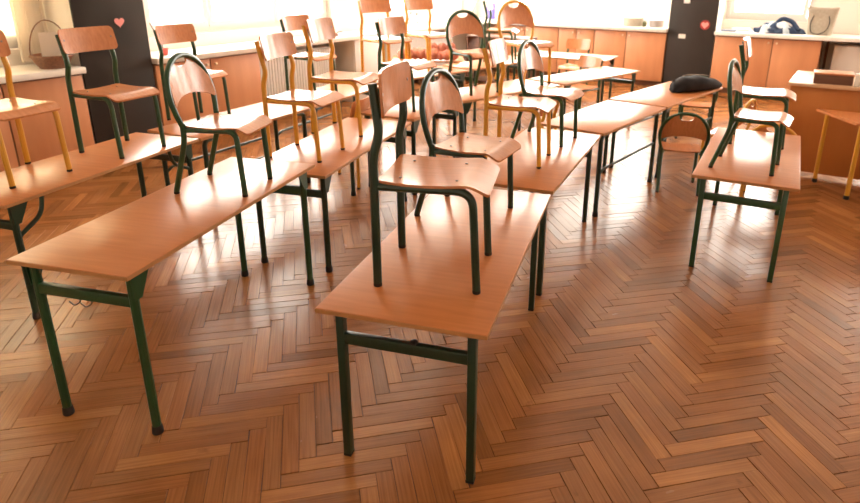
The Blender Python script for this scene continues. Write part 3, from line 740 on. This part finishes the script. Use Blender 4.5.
build('handle', tb(fillet([(-.08, .05, .26), (-.06, .085, .12), (.05, .085, .12), (.08, .05, .26)], .05, 6), .006, n=8), RUBBER, b)

# card hearts and labels on the columns
heart_card((-5.497, 3.246, 1.206), R_(90), .045, 'pinkish red paper heart on the dark column by the left windows', False)
heart_card((-1.915, 9.797, .943), 0, .05, 'pink heart on a dark red disc on the dark far-wall column', True)
tag(build('paper_label', bx(-2.266, -2.166, 9.793, 9.799, .74, .80), WHITE, smooth=False), 'small white label halfway up the dark far-wall column', 'label')
tag(build('paper_label', bx(-2.245, -2.16, 9.793, 9.799, 1.235, 1.30), WHITE, smooth=False), 'small white label at the top edge of the photo on the dark far-wall column', 'label')

# curtain between the left-hand window and the dark column
bm = bmesh.new(); T, B = [], []
for i in range(41):
    y = 2.60+.255*i/40; dx = .022*math.sin(i*.95)+.008*math.sin(i*2.3)
    T.append([(XW+.075+dx*(1-.3*k/6), y, .90+1.85*k/6) for k in range(7)]); B.append([(XW+.073+dx*(1-.3*k/6), y, .90+1.85*k/6) for k in range(7)])
sheet(bm, T, B); tag(build('curtain', bm, VOILE, angle=80), 'gathered cream curtain hanging beside the wicker basket, left of the dark column', 'curtain')

# corner clutter: pink plush chain, open brown box, white cupboard
pl = tag(empty('plush_caterpillar', (-4.50, 6.52, .603), R_(35)), 'long dusty pink plush made of bunched balls on the pale table by the left wall', 'toy')
rg = random.Random(5)
for i in range(9):
    t = i/8; R0 = .055+.02*rg.random()
    bm = bmesh.new(); bmesh.ops.create_icosphere(bm, subdivisions=3, radius=R0)
    for v in bm.verts: v.co *= 1+.07*math.sin(18*v.co.x/R0*.3+i)*math.cos(14*v.co.y/R0*.3)
    bmesh.ops.translate(bm, vec=(-.30+.62*t, .05*math.sin(5*t), R0*1.04), verts=bm.verts)
    build('ball', bm, PLUSH, pl)
for i in range(3):
    R0 = .06; bm = bmesh.new(); bmesh.ops.create_icosphere(bm, subdivisions=3, radius=R0)
    bmesh.ops.translate(bm, vec=(.08+.11*i, .05, .15), verts=bm.verts); build('ball', bm, PLUSH, pl)
b = tag(empty('open_crate', (-4.65, 8.75, 0), R_(0)), 'low brown wooden shelf unit in the far corner behind the pink plush', 'shelf')
for q in ((-.5, .5, -.18, .18, .70, .72), (-.5, .5, -.18, .18, .36, .38), (-.5, .5, -.18, .18, .03, .05)): build('shelf_board', bx(*q, bevel=.002), BROWN, b)
for q in ((-.52, -.5, -.18, .18, 0, .72), (.5, .52, -.18, .18, 0, .72)): build('side_panel', bx(*q, bevel=.002), BROWN, b)
b = tag(empty('white_cupboard', (0, 0, 0)), 'narrow white cupboard below the left ledge right of the ribbed radiator', 'cupboard')
build('carcass', bx(-5.95, -5.50, 6.30, 6.88, 0, .812, bevel=.003), RAD, b)
build('door', bx(-5.50, -5.48, 6.31, 6.87, .02, .80, bevel=.003), RAD, b)

# ---------------------------------------------------------------- unseen lamps added on the ceiling as fill light, mainly for the front
FILL_LAMP = bpy.data.materials.new('fill_lamp_diffuser'); FILL_LAMP.use_nodes = True
b_ = FILL_LAMP.node_tree.nodes['Principled BSDF']; b_.inputs['Emission Color'].default_value = (1, .80, .58, 1); b_.inputs['Emission Strength'].default_value = 3.0; b_.inputs['Base Color'].default_value = (.9, .85, .75, 1)
for i, (x, y, wh) in enumerate(((-3.6, 1.0, 'the left table with the ochre chair'), (-3.6, 4.6, 'the radiator end of the left row'), (-.4, 1.0, 'the floor in front of the nearest table'), (-.4, 4.6, 'the lone right-hand table'), (2.2, 1.0, 'the empty near-right floor'), (2.2, 4.6, 'the floor right of the orange desk'), (-3.6, 8.0, 'the crosswise far table'), (-.4, 8.0, 'the far floor behind the orange desk'))):
    r = tag(empty('added_fill_lamp', (x, y, HC)), 'long white fill lamp added out of view above '+wh, 'lamp', 'unseen fill lamps added on the ceiling')
    build('housing', bx(-.16, .16, -.75, .75, -.07, -.001, bevel=.01), FRAME, r)
    build('diffuser', bx(-.14, .14, -.72, .72, -.095, -.0705, bevel=.008), FILL_LAMP, r)
